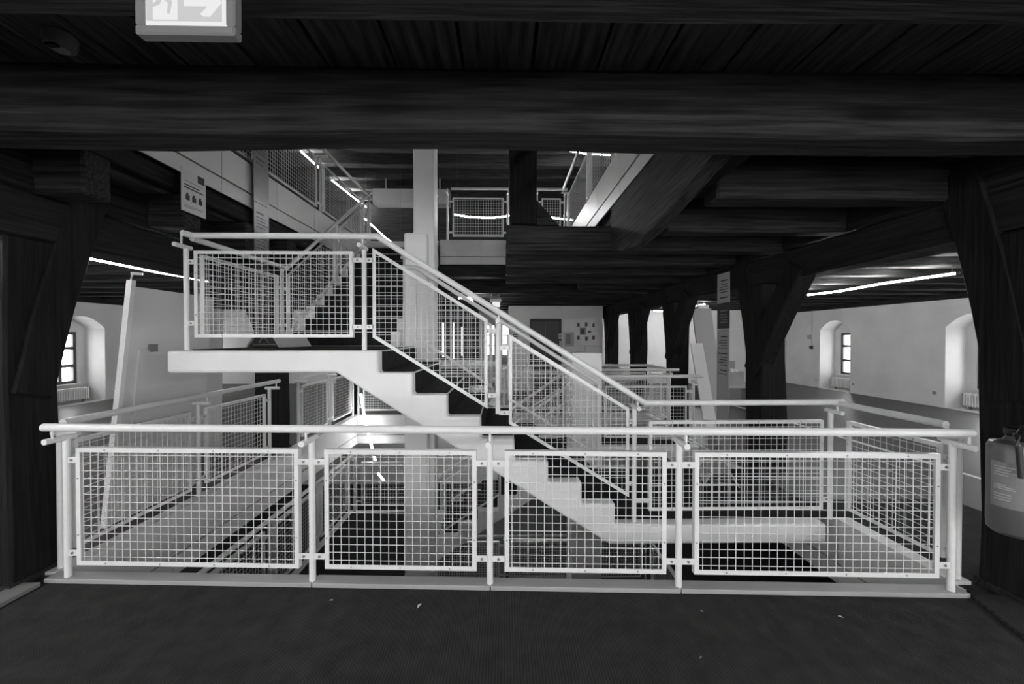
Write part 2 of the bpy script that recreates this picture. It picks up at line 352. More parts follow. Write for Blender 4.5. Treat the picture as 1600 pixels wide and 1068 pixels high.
# ------------------------------------------------------------------ timber posts, braces, girders
for s, x, lab in ((1, 3.08, 'right'), (-1, -3.10, 'left')):
    g = thing('timber_girder', 'long dark double timber girder over the %s row of posts' % lab, 'beam', (x, 4, 2.25), 'girders over the post rows')
    a, b = sorted((x + s*.002, x + s * .33))
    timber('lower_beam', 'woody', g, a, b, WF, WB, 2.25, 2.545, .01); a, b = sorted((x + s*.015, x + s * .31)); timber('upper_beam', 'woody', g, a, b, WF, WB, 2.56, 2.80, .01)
def post(x, s, yfar, label, front=False):
    yn = yfar - .30; t = thing('timber_post', label, 'post', (x + s*.16, yfar - .15, 0), 'timber posts along the stairwell')
    a, b = sorted((x, x + s * .32))
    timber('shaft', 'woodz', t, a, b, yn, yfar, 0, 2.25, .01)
    xa, xb = sorted((x - s*.015, x + s * .16))
    def brace(y0, z0, y1, z1, w, e=0.0):
        dy, dz = y1 - y0, z1 - z0; L = math.hypot(dy, dz); ny, nz = -dz / L * w, dy / L * w
        if ny * (1 if y1 > y0 else -1) > 0: ny, nz = -ny, -nz
        n = 5; m = MB(); vs = []
        for i in range(n + 1):
            q = i / n; bow = math.sin(q * math.pi) * .03
            cy, cz = y0 + dy*q, z0 + dz*q; sg = 1 if ny < 0 else -1
            cy += -ny / w * -bow; cz += -nz / w * -bow
            pa, pb = xa - s * e * (s > 0), xb - s * e * (s < 0)
            pb += s * .02 * e * 50 * (s > 0) ; pa += s * .02 * e * 50 * (s < 0)
            vs += [(pa, cy, cz), (pb, cy, cz), (pb, cy + ny, cz + nz), (pa, cy + ny, cz + nz)]
        fs = [(i*4 + k, i*4 + (k+1) % 4, i*4 + 4 + (k+1) % 4, i*4 + 4 + k) for i in range(n) for k in range(4)] + [(0,3,2,1), (n*4, n*4+1, n*4+2, n*4+3)]
        m.poly(vs, *fs).build('brace', 'woodz', t, bevel=.012, seg=1, fix=True)
    brace(yfar - .05, 1.18, yfar + (.30 if not front else .27 + (.1 if s < 0 else 0)), 2.70, .24)       # steep brace lapped on the girder face, far side
    if not front: brace(yn + .10, 1.10, yn - .68, 2.30, .24, .012)                              # raking brace towards the viewer
    MB().box(a - .01, b + .01, yn - .012, yfar + .012, 0, .05).build('foot_plate', 'woodx', t)
    return t
names = ['nearest', 'second', 'third', 'fourth', 'fifth']
for i, yy in enumerate((2.52, 5.02, 7.54, 9.70, 12.1)): post(3.08, 1, yy, ['nearest dark timber post on the right, carrying the fire extinguisher','thick dark timber post right of the hanging text banner','dark timber post that the pale boards lean against','dark timber post behind the bridge railing, second from the lift wall','farthest dark timber post beside the lift wall'][i], i == 0)
for i, yy in enumerate((2.84, 5.80, 8.42, 11.0)): post(-3.10, -1, yy, ['nearest dark timber post at the left end of the front railing','dark timber post under the left stair landing','dark timber post beyond the far left corner of the stairwell','farthest dark timber post of the left row'][i], i == 0)
t = thing('hanging_post', 'dark timber post standing on a joist in the opening above the stairs', 'post', (.21, 4.5, 2.84))
timber('shaft', 'woodz', t, .06, .36, 4.40, 4.62, 2.85, 6.02, .008)
MB().prism([(.36, 4.42, 2.85), (.60, 4.42, 2.85), (.36, 4.42, 3.12)], (0, .16, 0)).build('foot_cleat', 'woodx', t, fix=True)

# ------------------------------------------------------------------ stair concrete
def stair(name, label, prof, axis, lo, hi, treads, group='concrete stair flights'):
    """prof: (u, z) outline of the concrete; axis 'x' or 'y' = run direction; lo..hi across; treads: list of (u0, u1, z, riser z0, riser u) carpets"""
    P = (lambda u, w, z: (u, w, z)) if axis == 'x' else (lambda u, w, z: (w, u, z))
    us = [p[0] for p in prof]; t = thing(name, label, 'staircase', P((min(us) + max(us)) / 2, (lo + hi) / 2, min(p[1] for p in prof)), group)
    vec = (0, hi - lo, 0) if axis == 'x' else (hi - lo, 0, 0)
    MB().prism([P(u, lo, z) for u, z in prof], vec).build('concrete_body', 'conc', t, bevel=.022, seg=3, fix=True)
    for u0, u1, z in treads:
        a, b = sorted((u0, u1)); p, q = P(a, lo + .12, 0), P(b, hi - .12, 0)
        MB().box(min(p[0], q[0]), max(p[0], q[0]), min(p[1], q[1]), max(p[1], q[1]), z, z + .008).build('tread_carpet', 'tread', t)
    return t
def risers(t, axis, lo, hi, lst):
    for u, z0, z1, dirn in lst:
        a, b = sorted((u, u + dirn * .008)); l, h = lo + .12, hi - .12
        (MB().box(a, b, l, h, z0, z1) if axis == 'x' else MB().box(l, h, a, b, z0, z1)).build('riser_carpet', 'tread', t)
Y0, Y1 = 3.35, 4.90
# flight 1: near flight, rising to the left
g1, r1, x0, zt = .2865, .18625, -1.06, 1.49
prof = [(2.77, 0), (2.77, -.165), (.90, -.165), (-1.41, 1.305), (-2.80, 1.305), (-2.80, zt), (x0, zt)]
for k in range(1, 8): prof += [(x0 + g1*(k-1), zt - r1*k), (x0 + g1*k, zt - r1*k)]
prof += [(x0 + g1*7, 0)]
tr = [(x0 + g1*(k-1), x0 + g1*k - .01, zt - r1*k) for k in range(1, 8)] + [(-2.68, x0 - .01, zt), (x0 + g1*7, 2.928, 0)]
t = stair('stair_flight', 'pale concrete stair flight behind the front railing, rising left to a landing', prof, 'x', Y0, Y1, tr)
risers(t, 'x', Y0, Y1, [(x0 + g1*k, zt - r1*(k+1) + .008, zt - r1*k - .012, 1) for k in range(8)])
# flight 2: from the left landing away to the upper floor
g2, r2, v0, FX0, FX1 = .295, .1827, 5.0, -2.75, -1.30
prof = [(Y1 + .005, zt - .001), (Y1 + .005, 1.22), (5.15, 1.22), (v0 + g2*10 - .02, 3.02), (UY1 - .02, 3.02), (UY1 - .02, UF), (v0 + g2*10, UF)]
for k in range(10, 0, -1): prof += [(v0 + g2*k, zt + r2*k), (v0 + g2*(k-1), zt + r2*k)]
prof += [(v0, zt - .001)]
t = stair('stair_flight', 'dark carpeted stair flight rising away from the left landing to the upper floor', prof, 'y', FX0, FX1,
          [(v0 + g2*(k-1) + .01, v0 + g2*k, zt + r2*k) for k in range(1, 11)])
risers(t, 'y', FX0, FX1, [(v0 + g2*(k-1), zt + r2*(k-1) + .008, zt + r2*k - .012, -1) for k in range(1, 12)])
# lower storey: flight up to the bridge at the back, its long landing, and the flight under flight 1
BY0, BY1, bx0, gb = 5.80, 7.14, 1.06, .29
prof = [(2.88, 0), (2.88, -.165), (1.36, -.165), (-.97, -1.66), (-1.24, -1.66), (-1.24, -1.49)]
for k in range(7, -1, -1): prof += [(bx0 - gb*k, -r1*(k+1)), (bx0 - gb*k, -r1*k)]
prof[6] = (bx0 - gb*7, -1.49)
t = stair('stair_flight', 'concrete stair flight seen through the front mesh, rising right to the far bridge', prof, 'x', BY0, BY1,
          [(bx0 - gb*k, bx0 - gb*(k-1) - .01, -r1*k) for k in range(1, 8)] + [(bx0, 2.8, 0)])
risers(t, 'x', BY0, BY1, [(bx0 - gb*k, -r1*(k+1) + .008, -r1*k - .012, -1) for k in range(8)])
t = thing('stair_landing', 'dark carpeted landing one half storey down, with a pale concrete rim', 'landing', (-2, 5.2, -1.66))
MB().box(-2.80, -1.245, 3.36, 7.16, -1.66, -1.49).build('slab', 'conc', t, bevel=.02); MB().box(-2.68, -1.30, 3.48, 7.04, -1.49, -1.48).build('landing_carpet', 'tread', t)
prof = [(2.25, LF), (1.45, LF), (-1.24, -1.66), (-1.24, -1.49), (-1.06, -1.49)]
for k in range(1, 11): prof += [(-1.06 + g1*(k-1), -1.49 - r2*k), (-1.06 + g1*k, -1.49 - r2*k)]
prof += [(-1.06 + g1*10, LF)]; prof = [p for i, p in enumerate(prof) if i != 0]
t = stair('stair_flight', 'concrete stair flight deep below the near flight, descending right to the lower floor', prof, 'x', Y0 + .01, Y1 - .01,
          [(-1.06 + g1*(k-1), -1.06 + g1*k - .01, -1.49 - r2*k) for k in range(1, 11)])
risers(t, 'x', Y0 + .01, Y1 - .01, [(-1.06 + g1*k, -1.49 - r2*(k+1) + .008, -1.49 - r2*k - .012, 1) for k in range(10)])
# columns
t = thing('concrete_column', 'tall white concrete column beside the stairs, rising through all floors', 'column', (-1.0, 5.13, 2*LF))
MB().box(-1.135, -.875, 5.0, 5.26, 2*LF, 6.02).build('shaft', 'conc', t, bevel=.012)
MB().box(-1.24, -.945, 4.93, 5.05, 2*LF, 2.89).build('bracing_pier', 'conc', t, bevel=.03, seg=3)
tag(MB().box(.885, 1.285, 5.2, 5.62, 2*LF, 1.40).build('concrete_pillar', 'conc', bevel=.015), 'short white concrete pillar with flat top ending at chest height', 'column')

# ------------------------------------------------------------------ railings
def clip(poly, axis, c):
    hits = []
    for (a, b) in zip(poly, poly[1:] + poly[:1]):
        p, q = a[axis], b[axis]
        if (p - c) * (q - c) < 0:
            t = (c - p) / (q - p); hits.append(a[1 - axis] + t * (b[1 - axis] - a[1 - axis]))
    return (min(hits), max(hits)) if len(hits) >= 2 else None
def inset(poly, d):     # convex, counter-clockwise
    n = len(poly); out = []
    for i in range(n):
        a, b, c = Vector(poly[i - 1]), Vector(poly[i]), Vector(poly[(i + 1) % n])
        e, f = (b - a).normalized(), (c - b).normalized(); n1, n2 = Vector((-e.y, e.x)), Vector((-f.y, f.x))
        k = (n1 + n2); out.append(tuple(b + k * (d / (1 + n1.dot(n2)))))
    return out
class Rail:
    def __init__(s, label, o, d, hi=True, group='mesh panel railings', name='railing', zb=0, side=1):
        s.o = Vector((o[0], o[1], 0)); s.d = Vector((d[0], d[1], 0)).normalized(); s.n = Vector((s.d.y, -s.d.x, 0)) * side; s.hi = hi
        s.t = thing(name, label, 'railing', (o[0], o[1], zb), group); s.small = MB()
    def p(s, u, z, n=0.0): return s.o + s.d * u + s.n * n + Vector((0, 0, z))
    def handrail(s, pts, n=.085, r=.025):
        MB().path([s.p(*q) if len(q) == 3 else s.p(q[0], q[1], n) for q in pts], r, 12).build('handrail', 'steel', s.t, smooth=True, fix=True); s.hn = n; return s
    def post(s, u, z0, z1, rail=None, r=.0205):
        q = MB().tube(s.p(u, z0), s.p(u, z1), r, 12).build('post', 'steel', s.t, smooth=True, fix=True)
        if rail is not None:
            MB().tube(s.p(u, z1, -.05), s.p(u, z1, .125), .019, 12).build('support_arm', 'steel', q, smooth=True, fix=True)
            MB().tube(s.p(u + .008, z1, s.hn), s.p(u + .008, rail, s.hn), .008, 8).build('pin', 'steel', q, smooth=True, fix=True)
        return s
    def panel(s, poly, pitch=.0515, r=.0025):
        out = poly; mb = MB()
        def ring(o, i, n0, n1):
            k = len(o)
            for a in range(k):
                b = (a + 1) % k
                mb.hexa([s.p(*o[a], n0), s.p(*o[b], n0), s.p(*i[b], n0), s.p(*i[a], n0), s.p(*o[a], n1), s.p(*o[b], n1), s.p(*i[b], n1), s.p(*i[a], n1)])
        ring(out, inset(out, .028), .006, .011); ring(out, inset(out, .005), -.028, .006)
        f = mb.build('panel_frame', 'steel', s.t, fix=True)
        w = MB(); cl = inset(out, .012)
        for ax in (0, 1):
            lo, h = min(p[ax] for p in cl), max(p[ax] for p in cl); n = int((h - lo) / pitch); c = lo + ((h - lo) - n * pitch) / 2 + pitch * .5
            while c < h:
                q = clip(cl, ax, c)
                if q and q[1] - q[0] > .02:
                    A, B = ((c, q[0]), (c, q[1])) if ax == 0 else ((q[0], c), (q[1], c))
                    w.path([s.p(*A, .0025 if ax == 0 else -.002), s.p(*B, .0025 if ax == 0 else -.002)], r, 4)
                c += pitch
        stuff(w.build('wire_mesh', 'wire', f, fix=True))
        if s.hi:
            sc = MB(); md = inset(out, .014); k = len(md)
            for a in range(k):
                A, B = Vector(md[a]), Vector(md[(a + 1) % k]); L = (B - A).length; n = max(2, round(L / .38))
                for i in range(n):
                    q = A + (B - A) * ((i + .5) / n); sc.path([s.p(q.x, q.y, .010), s.p(q.x, q.y, .0145)], .005, 6)
            stuff(sc.build('screws', 'screw', f, fix=True))
        return s
    def bracket(s, u0, u1, z):
        h = .019
        mk = lambda mb: mb.hexa([s.p(u0, z-h, .006), s.p(u1, z-h, .006), s.p(u1, z-h, .011), s.p(u0, z-h, .011), s.p(u0, z+h, .006), s.p(u1, z+h, .006), s.p(u1, z+h, .011), s.p(u0, z+h, .011)])
        if s.hi:
            b = mk(MB()).build('bracket', 'steel', s.t, fix=True); c = (u0 + u1) / 2
            MB().path([s.p(c, z, .011), s.p(c, z, .017)], .0085, 8).build('bolt', 'screw', b, fix=True)
        else: mk(s.small)
        return s
    def done(s):
        if s.small.v: stuff(s.small.build('brackets', 'steel', s.t, fix=True))
        return s
def rect(u0, u1, z0, z1): return [(u0, z0), (u1, z0), (u1, z1), (u0, z1)]
def para(u0, u1, zb0, zb1, h0, h1): return [(u0, zb0), (u1, zb1), (u1, zb1 + h1), (u0, zb0 + h0)]
def run(r, L, z, posts, panels, rail=True, hz=1.03, ends=(.02, .02), zb=.02):
    """level railing: posts at u, panels between u pairs"""
    if rail: r.handrail([(-ends[0], z + hz), (L + ends[1], z + hz)])
    for u in posts: r.post(u, z + zb, z + hz - .085, z + hz if rail else None)
    for a, b in panels:
        r.panel(rect(a, b, z + .11, z + .88))
        for u in posts:
            if 0 < a - u < .3:
                for q in (.19, .80): r.bracket(u + .012, a + .004, z + q)
            if 0 < u - b < .3:
                for q in (.19, .80): r.bracket(b - .004, u - .012, z + q)
    return r.done()
# front railing
O = Vector((-2.90, yf(-2.90) - .03)); D = Vector((2.80, yf(2.80) - .03)) - O
r = Rail('long pale steel mesh railing across the front of the stairwell, nearest the viewer', O, D)
run(r, D.length, 0, [.03, 1.66, 2.81, 4.005, 5.68], [(.10, 1.575), (1.745, 2.725), (2.905, 3.925), (4.10, 5.60)], ends=(.02, .0))
# flight 1, near side
r = Rail('pale mesh railing down the near side of the concrete stairs and landing', (0, Y0 + .09), (1, 0))
hz = 1.035; sl = r1 / g1
r.handrail([(-2.62, .96 + zt, .14), (-2.60, .96 + zt), (-1.07, .96 + zt), (1.205, 1.04), (2.93, 1.04)], n=.06)
for u, zb, rz in ((-2.70, zt, 2.40), (-1.20, zt, 2.37), (-.056, .94, 1.72), (1.132, 0, .955), (2.87, 0, .955)):
    zr = .96 + zt if u < -1.07 else (max(1.04, .96 + zt - (u + 1.07) * .6198) if u < 1.205 else 1.04)
    r.post(u, zb, zr - .085, zr)
r.panel(rect(-2.63, -1.295, 1.60, 2.335)); r.panel([(-1.127, 1.60), (-.144, .985), (-.144, 1.755), (-1.127, 2.365)])
r.panel([(.039, .855), (1.085, .21), (1.085, .985), (.039, 1.63)]); r.panel(rect(1.26, 2.80, .09, .875))
for a, b, z in ((-2.69, -2.625, 1.72), (-2.69, -2.625, 2.24), (-1.30, -1.21, 1.69), (-1.30, -1.21, 2.26), (-1.19, -1.12, 1.69), (-1.19, -1.12, 2.26), (-.15, -.065, 1.10), (-.15, -.065, 1.66),
                (-.045, .045, .95), (-.045, .045, 1.51), (1.08, 1.125, .33), (1.08, 1.125, .87), (1.14, 1.265, .18), (1.14, 1.265, .78), (2.795, 2.86, .18), (2.795, 2.86, .78)): r.bracket(a, b, z)
r.done()
# flight 1, far side
r = Rail('mesh railing on the far side of the near stair flight, ending at the short pillar', (0, Y1 - .09), (1, 0), hi=False, side=-1)
r.handrail([(-1.26, .96 + zt), (-1.07, .96 + zt), (1.155, 1.04)], n=.05)
for u, zb in ((-.056, .94), (1.132, 0)):
    zr = max(1.04, .96 + zt - (u + 1.07) * .6198); r.post(u, zb, zr - .085, zr)
r.panel([(-1.06, 1.60), (-.144, .985), (-.144, 1.755), (-1.06, 2.365)]); r.panel([(.039, .855), (1.065, .22), (1.065, .985), (.039, 1.63)])
for a, b, z in ((-.15, -.065, 1.10), (-.15, -.065, 1.66), (-.045, .045, .95), (-.045, .045, 1.51), (1.06, 1.125, .87)): r.bracket(a, b, z)
r.done()
# left landing and flight 2, outer side
r = Rail('mesh railing on the left edge of the landing, climbing with the far stair flight', (-2.70, 3.5), (0, 1), hi=False, side=-1)
r.handrail([(-.02, 2.45), (1.46, 2.45), (4.62, 4.52)], n=-.02)
for u, zb, zr in ((1.40, zt, 2.45), (3.0, zt + r2*6, 3.47), (4.55, UF, 4.47)): r.post(u, zb, zr - .02)
r.panel(rect(.10, 1.28, 1.60, 2.335)); r.panel([(1.52, 1.62), (2.88, 2.50), (2.88, 3.26), (1.52, 2.38)]); r.panel([(3.10, 2.64), (4.45, 3.52), (4.45, 4.28), (3.10, 3.40)])
for a, b, z in ((1.28, 1.39, 1.75), (1.28, 1.39, 2.2), (1.41, 1.53, 1.75), (1.41, 1.53, 2.2), (2.87, 2.99, 2.7), (3.01, 3.11, 2.8)): r.bracket(a, b, z)
r.done()
r = Rail('steep mesh railing on the inner side of the far flight beside the column', (-1.37, 5.3), (0, 1), hi=False)
r.handrail([(.15, 2.68), (2.75, 4.50), (2.95, 4.50)], n=-.02)
for u, zb, zr in ((.2, zt + r2, 2.70), (1.45, zt + r2*6, 3.57), (2.72, UF, 4.46)): r.post(u, zb, zr)
r.panel([(.30, 1.98), (1.35, 2.66), (1.35, 3.40), (.30, 2.72)]); r.panel([(1.55, 2.80), (2.62, 3.50), (2.62, 4.26), (1.55, 3.55)]); r.done()
# stairwell sides on this floor
r = Rail('mesh railing on the left side of the stairwell, in front of the leaning display board', (-3.045, 2.74), (0, 1), hi=True)
run(r, 2.52, 0, [.04, 1.27, 2.47], [(.12, 1.17), (1.38, 2.38)])
r = Rail('mesh railing on the left side of the stairwell beyond the dark timber post', (-3.045, 5.88), (0, 1), hi=False)
run(r, 2.2, 0, [.05, 1.12, 2.17], [(.14, 1.03), (1.22, 2.08)])
r = Rail('short mesh railing on the right side of the stairwell joining front railing and landing', (2.97, 3.44), (0, -1), hi=True)
run(r, .92, 0, [.90], [(.06, .82)], ends=(0, -.02))
r = Rail('mesh railing along the far edge of the stairwell', (-3.0, 8.17), (1, 0), hi=False)
run(r, 6.05, 0, [.02, 1.5, 3.0, 4.5, 6.02], [(.12, 1.40), (1.6, 2.9), (3.1, 4.4), (4.6, 5.92)])
r = Rail('short mesh railing at the far right corner of the stairwell', (3.0, 8.16), (0, -1), hi=False)
run(r, 1.05, 0, [1.0], [(.10, .90)], ends=(0, .02))
r = Rail('mesh railing on the far side of the bridge at the back', (1.05, BY1 - .09), (1, 0), hi=False)
run(r, 1.95, 0, [.05, 1.87], [(.16, 1.76)], ends=(0, .08), zb=0)
r = Rail('mesh railing on the near side of the bridge at the back, behind the short pillar', (1.35, BY0 + .08), (1, 0), hi=False)
run(r, 1.55, 0, [.05, 1.47], [(.15, 1.37)], zb=0)
# flight B rails
for side, y, lab in ((1, BY0 + .08, 'mesh railing on the near side of the flight rising to the bridge'), (-1, BY1 - .08, 'mesh railing on the far side of the flight rising to the bridge')):
    r = Rail(lab, (0, y), (1, 0), hi=False, zb=-1.4, side=side)
    r.handrail([(-1.3, -1.49 + .98), (-1.05, -1.49 + .98), (1.05, .96), (1.3, .96)], n=.03)
    r.post(-1.05, -1.49, -.55); r.post(.05, -.6, .26); r.post(1.06, 0, .92)
    r.panel([(-.95, -1.30), (-.05, -.72), (-.05, .02), (-.95, -.56)]); r.panel([(.15, -.58), (.98, -.05), (.98, .70), (.15, .17)]); r.done()
r = Rail('low mesh railing along the left edge of the sunken landing', (-2.74, 3.42), (0, 1), hi=False, zb=-1.49)
run(r, 3.66, -1.49, [.05, 1.25, 2.45, 3.62], [(.15, 1.15), (1.35, 2.35), (2.55, 3.52)], zb=0)
r = Rail('mesh railing across the far end of the sunken landing', (-2.72, 7.09), (1, 0), hi=False, zb=-1.49)
run(r, 1.4, -1.49, [.06, 1.35], [(.18, 1.25)], zb=0)
r = Rail('mesh railing of the deep flight descending right below the near stairs', (0, Y0 + .09), (1, 0), hi=False, zb=-3)
r.handrail([(-1.20, -.52), (-1.03, -.52), (1.75, -2.30)], n=.03); r.post(-1.1, -1.49, -.55); r.post(.3, -2.46, -1.40); r.post(1.7, -3.40, -2.30)
r.panel([(-1.0, -1.42), (.2, -2.19), (.2, -1.45), (-1.0, -.68)]); r.panel([(.4, -2.32), (1.6, -3.09), (1.6, -2.35), (.4, -1.58)]); r.done()
# lower floor rails
r = Rail('mesh railing on the right edge of the stairwell one floor below', (3.02, 3.0), (0, 1), hi=False, zb=LF, side=-1)
run(r, 5.1, LF, [.05, 1.7, 3.4, 5.05], [(.15, 1.6), (1.8, 3.3), (3.5, 4.95)], zb=0)
r = Rail('mesh railing on the far edge of the stairwell one floor below', (-3.0, 8.2), (1, 0), hi=False, zb=LF)
run(r, 6.0, LF, [.05, 1.5, 3.0, 4.5, 5.95], [(.15, 1.4), (1.6, 2.9), (3.1, 4.4), (4.6, 5.85)], zb=0)
# upper floor rails
r = Rail('upper floor mesh railing above the left fascia', (UX0 - .05, 2.6), (0, 1), hi=False, zb=UF)
run(r, 5.72, UF, [.35, 2.2, 3.75, 5.68], [(.47, 2.10), (2.32, 3.64), (3.87, 5.57)], zb=0)
r = Rail('upper floor mesh railing above the right fascia', (UX1 + .05, 2.6), (0, 1), hi=False, zb=UF, side=-1)
run(r, 5.3, UF, [.5, 1.9, 3.3, 5.25], [(.6, 1.8), (2.0, 3.2), (3.42, 5.14)], zb=0)
r = Rail('upper floor mesh railing across the head of the stairwell, facing the viewer', (-1.15, UY1 + .03), (1, 0), hi=False, zb=UF)
run(r, 2.38, UF, [.02, 1.22, 1.80, 2.36], [(.12, 1.14), (1.90, 2.28)], ends=(-.10, .02), zb=0)

# ------------------------------------------------------------------ light tubes
def tube(label, pts, name='light_tube', r=.014, hang=None, m='tube', group='light tubes', both=True):
    a, b = Vector(pts[0]), Vector(pts[-1]); t = thing(name, label, 'lamp', tuple((a + b) / 2), group)
    MB().path(pts, r, 8).build('glowing_tube', m, t, smooth=True, fix=True)
    for p, q in ((a, Vector(pts[1])), (b, Vector(pts[-2]))):
        e = (p - q).normalized() * .035; MB().path([p - e * .1, p + e], r * 1.15, 8).build('end_cap', 'mid', t, fix=True)
    if hang is not None:
        for p in ((pts[0], pts[-1]) if both else (pts[0],)):
            d = (Vector(pts[1]) - Vector(pts[0])).normalized() * (.06 if p == pts[0] else -.06); p = Vector(p) + d
            MB().path([p, (p.x, p.y, hang)], .003, 5).build('hanger_wire', 'black', t, fix=True)
    return t
H0 = 2.55
tube('long slightly bent light tube over the left aisle', [(-4.72, 4.6, 2.50), (-4.62, 5.4, 2.47), (-4.48, 6.2, 2.46), (-4.40, 7.0, 2.49)], hang=H0)
tube('long slightly bent light tube over the right aisle', [(6.1, 7.9, 2.455), (5.95, 7.0, 2.42), (5.9, 6.1, 2.44), (5.85, 5.05, 2.43)], hang=H0)
for x, lab in ((6.1, 'right'), (-4.6, 'left')):
    for y, w in ((1.2, 'beside the viewer'), (-1.9, 'behind the viewer')):  # rows continued out of view, added to light the front from the camera side
        tube('added unseen light tube over the %s aisle %s' % (lab, w), [(x, y - 1.3, 2.48), (x, y, 2.47), (x, y + 1.3, 2.48)], hang=H0)
    tube('light tube at the far end of the %s aisle' % lab, [(x - .8 if x > 0 else x, 10.4, 2.48), (x - .8 if x > 0 else x, 11.6, 2.46), (x - .8 if x > 0 else x, 12.8, 2.48)], hang=H0)
tube('added light tube hung low over the middle bay, unseen behind the viewer', [(.4, -1.3, 2.26), (1.4, -1.3, 2.25), (2.4, -1.3, 2.26)], hang=H0, m='tube_fill')  # extra tube added out of view to brighten the lower right of the stairs
tube('light tube hanging above the pale boards behind the right posts', [(4.6, 12.2, 2.42), (5.3, 12.2, 2.40), (5.9, 12.2, 2.42)], hang=H0)
tube('upper floor light tube left of the stairs', [(-4.70, 9.3, 5.90), (-4.68, 10.3, 5.88)], hang=6.0)
tube('upper floor light tube behind the upper left railing', [(-4.72, 11.0, 5.90), (-4.60, 12.2, 5.86), (-4.55, 13.3, 5.90)], hang=6.0)
tube('added unseen upper floor light tube over the left walkway', [(-3.9, 1.4, 5.9), (-3.9, 2.6, 5.88), (-3.9, 3.8, 5.9)], hang=6.0, m='tube_fill')  # added out of view to light the column from the left
tube('added unseen upper floor light tube right of the opening, out over the walkway', [(2.6, 1.4, 5.9), (2.6, 2.6, 5.88), (2.6, 3.8, 5.9)], hang=6.0, m='tube_fill')  # added out of view to brighten the column from the right
tube('upper floor light tube at the right of the opening', [(1.35, 9.2, 5.92), (1.9, 9.3, 5.88), (2.5, 9.4, 5.90)], hang=6.0)
tube('wavy light tube behind the upper railing facing the viewer', [(-1.12, 9, 4.36), (-.8, 9, 4.31), (-.3, 9, 4.29), (.1, 9, 4.34), (.75, 9, 4.44), (1.1, 9, 4.30), (1.55, 9, 4.25)], name='light_hose', m='tube', hang=6.1)
tube('slanting light tube left of the white column above the stairs', [(-3.55, 10.2, 4.62), (-3.1, 10.5, 4.2), (-2.75, 10.8, 3.95)], name='light_hose', hang=6.1)
tube('bent light hose under the ceiling above the stair handrail', [(-1.05, 9.2, 2.50), (-.78, 9.0, 2.50), (-.74, 9, 2.44), (-.62, 9, 2.30), (-.52, 9, 2.22)], name='light_hose', hang=2.86, both=False)
tube('nearly upright light tube hanging at the far left corner of the stairwell', [(-2.82, 7.86, .50), (-2.74, 7.86, .0), (-2.62, 7.86, -.50), (-2.54, 7.86, -.82)], r=.024, hang=2.86, both=False, m='tube_well')
tube('short light tube below the far edge of the stairwell', [(-2.95, 9.3, -1.55), (-2.8, 9.3, -1.75)], r=.02, hang=-.19, both=False)
for i, (x, z0, z1) in enumerate(((-2.02, .95, 2.08), (-1.68, .9, 2.1), (-1.40, 1.0, 1.95))):
    tube(['leftmost','middle','rightmost'][i] + ' upright light tube against the dark partition at the back', [(x, 13.17, z0), (x, 13.17, z1)], r=(.026, .014, .016)[i], m='tube_dim', group='upright tubes at the back')
for x, y, w in ((-6.5, 5.0, 'left of'), (0, 10.5, 'beyond')):
    tube('lower floor light tube %s the stairwell' % w, [(x - 1.2, y, -1.0), (x, y, -1.02), (x + 1.2, y, -1.0)], hang=-.19)

# ------------------------------------------------------------------ exit signs, smoke detector
t = thing('exit_sign', 'large glowing exit sign with running figure and right-pointing arrow under the ceiling', 'exit sign', (-.80, .96, 2.33), 'exit signs')
sx0, sx1, sy, sz0, sz1 = -.874, -.640, .965, 2.318, 2.492
m = MB(); b = .022
m.box(sx0, sx1, sy, sy + .03, sz0, sz0 + b); m.box(sx0, sx1, sy, sy + .03, sz1 - b, sz1); m.box(sx0, sx0 + b, sy, sy + .03, sz0 + b, sz1 - b); m.box(sx1 - b, sx1, sy, sy + .03, sz0 + b, sz1 - b)
m.box(sx0 + b, sx1 - b, sy + .02, sy + .03, sz0 + b, sz1 - b); m.build('housing', 'mid', t, bevel=.004, seg=1)
fx0, fx1, fz0, fz1 = sx0 + b, sx1 - b, sz0 + b, sz1 - b
f = MB().box(fx0, fx1, sy + .006, sy + .02, fz0, fz1).build('lit_face', 'sign_hi', t)
MB().box(fx0 + .003, fx1 - .011, sy + .0045, sy + .006, fz0 + .012, fz1 - .012).build('green_field', 'sign_lo', f)
def flat(name, pts, mm, par, y, th=.001): return MB().prism([(x, y, z) for x, z in pts], (0, -th, 0)).build(name, mm, par, fix=True)
ux = lambda a: fx0 + a * (fx1 - fx0); uz = lambda a: fz0 + .012 + a * (fz1 - fz0 - .024)
flat('door_symbol', [(ux(.10), uz(.02)), (ux(.40), uz(.02)), (ux(.40), uz(.97)), (ux(.10), uz(.97))], 'sign_hi', f, sy + .0045)
flat('arrow_symbol', [(ux(.48), uz(.33)), (ux(.78), uz(.33)), (ux(.68), uz(.15)), (ux(.72), uz(.10)), (ux(.80), uz(.10)), (ux(.95), uz(.42)), (ux(.80), uz(.74)), (ux(.72), uz(.74)), (ux(.68), uz(.69)), (ux(.78), uz(.51)), (ux(.48), uz(.51))], 'sign_hi', f, sy + .0045)
body = [(.22,.80),(.30,.74),(.36,.60),(.34,.57),(.28,.68),(.27,.55),(.34,.42),(.31,.15),(.28,.15),(.29,.38),(.22,.48),(.18,.34),(.08,.28),(.06,.32),(.14,.40),(.18,.62),(.16,.66),(.10,.58),(.07,.60),(.14,.74)]
flat('running_figure', [(ux(a), uz(c)) for a, c in body], 'sign_lo', f, sy + .0035)
flat('running_figure_head', [(ux(.26) + .008*math.cos(q*math.pi/6), uz(.88) + .008*math.sin(q*math.pi/6)) for q in range(12)], 'sign_lo', f, sy + .0035)
MB().box(-.84, -.70, sy + .005, sy + .028, sz1, 2.70).build('ceiling_mount', 'mid', t)
t = thing('exit_sign', 'small glowing exit sign box seen between right post and its brace', 'exit sign', (5.74, 8, 2.3), 'exit signs')
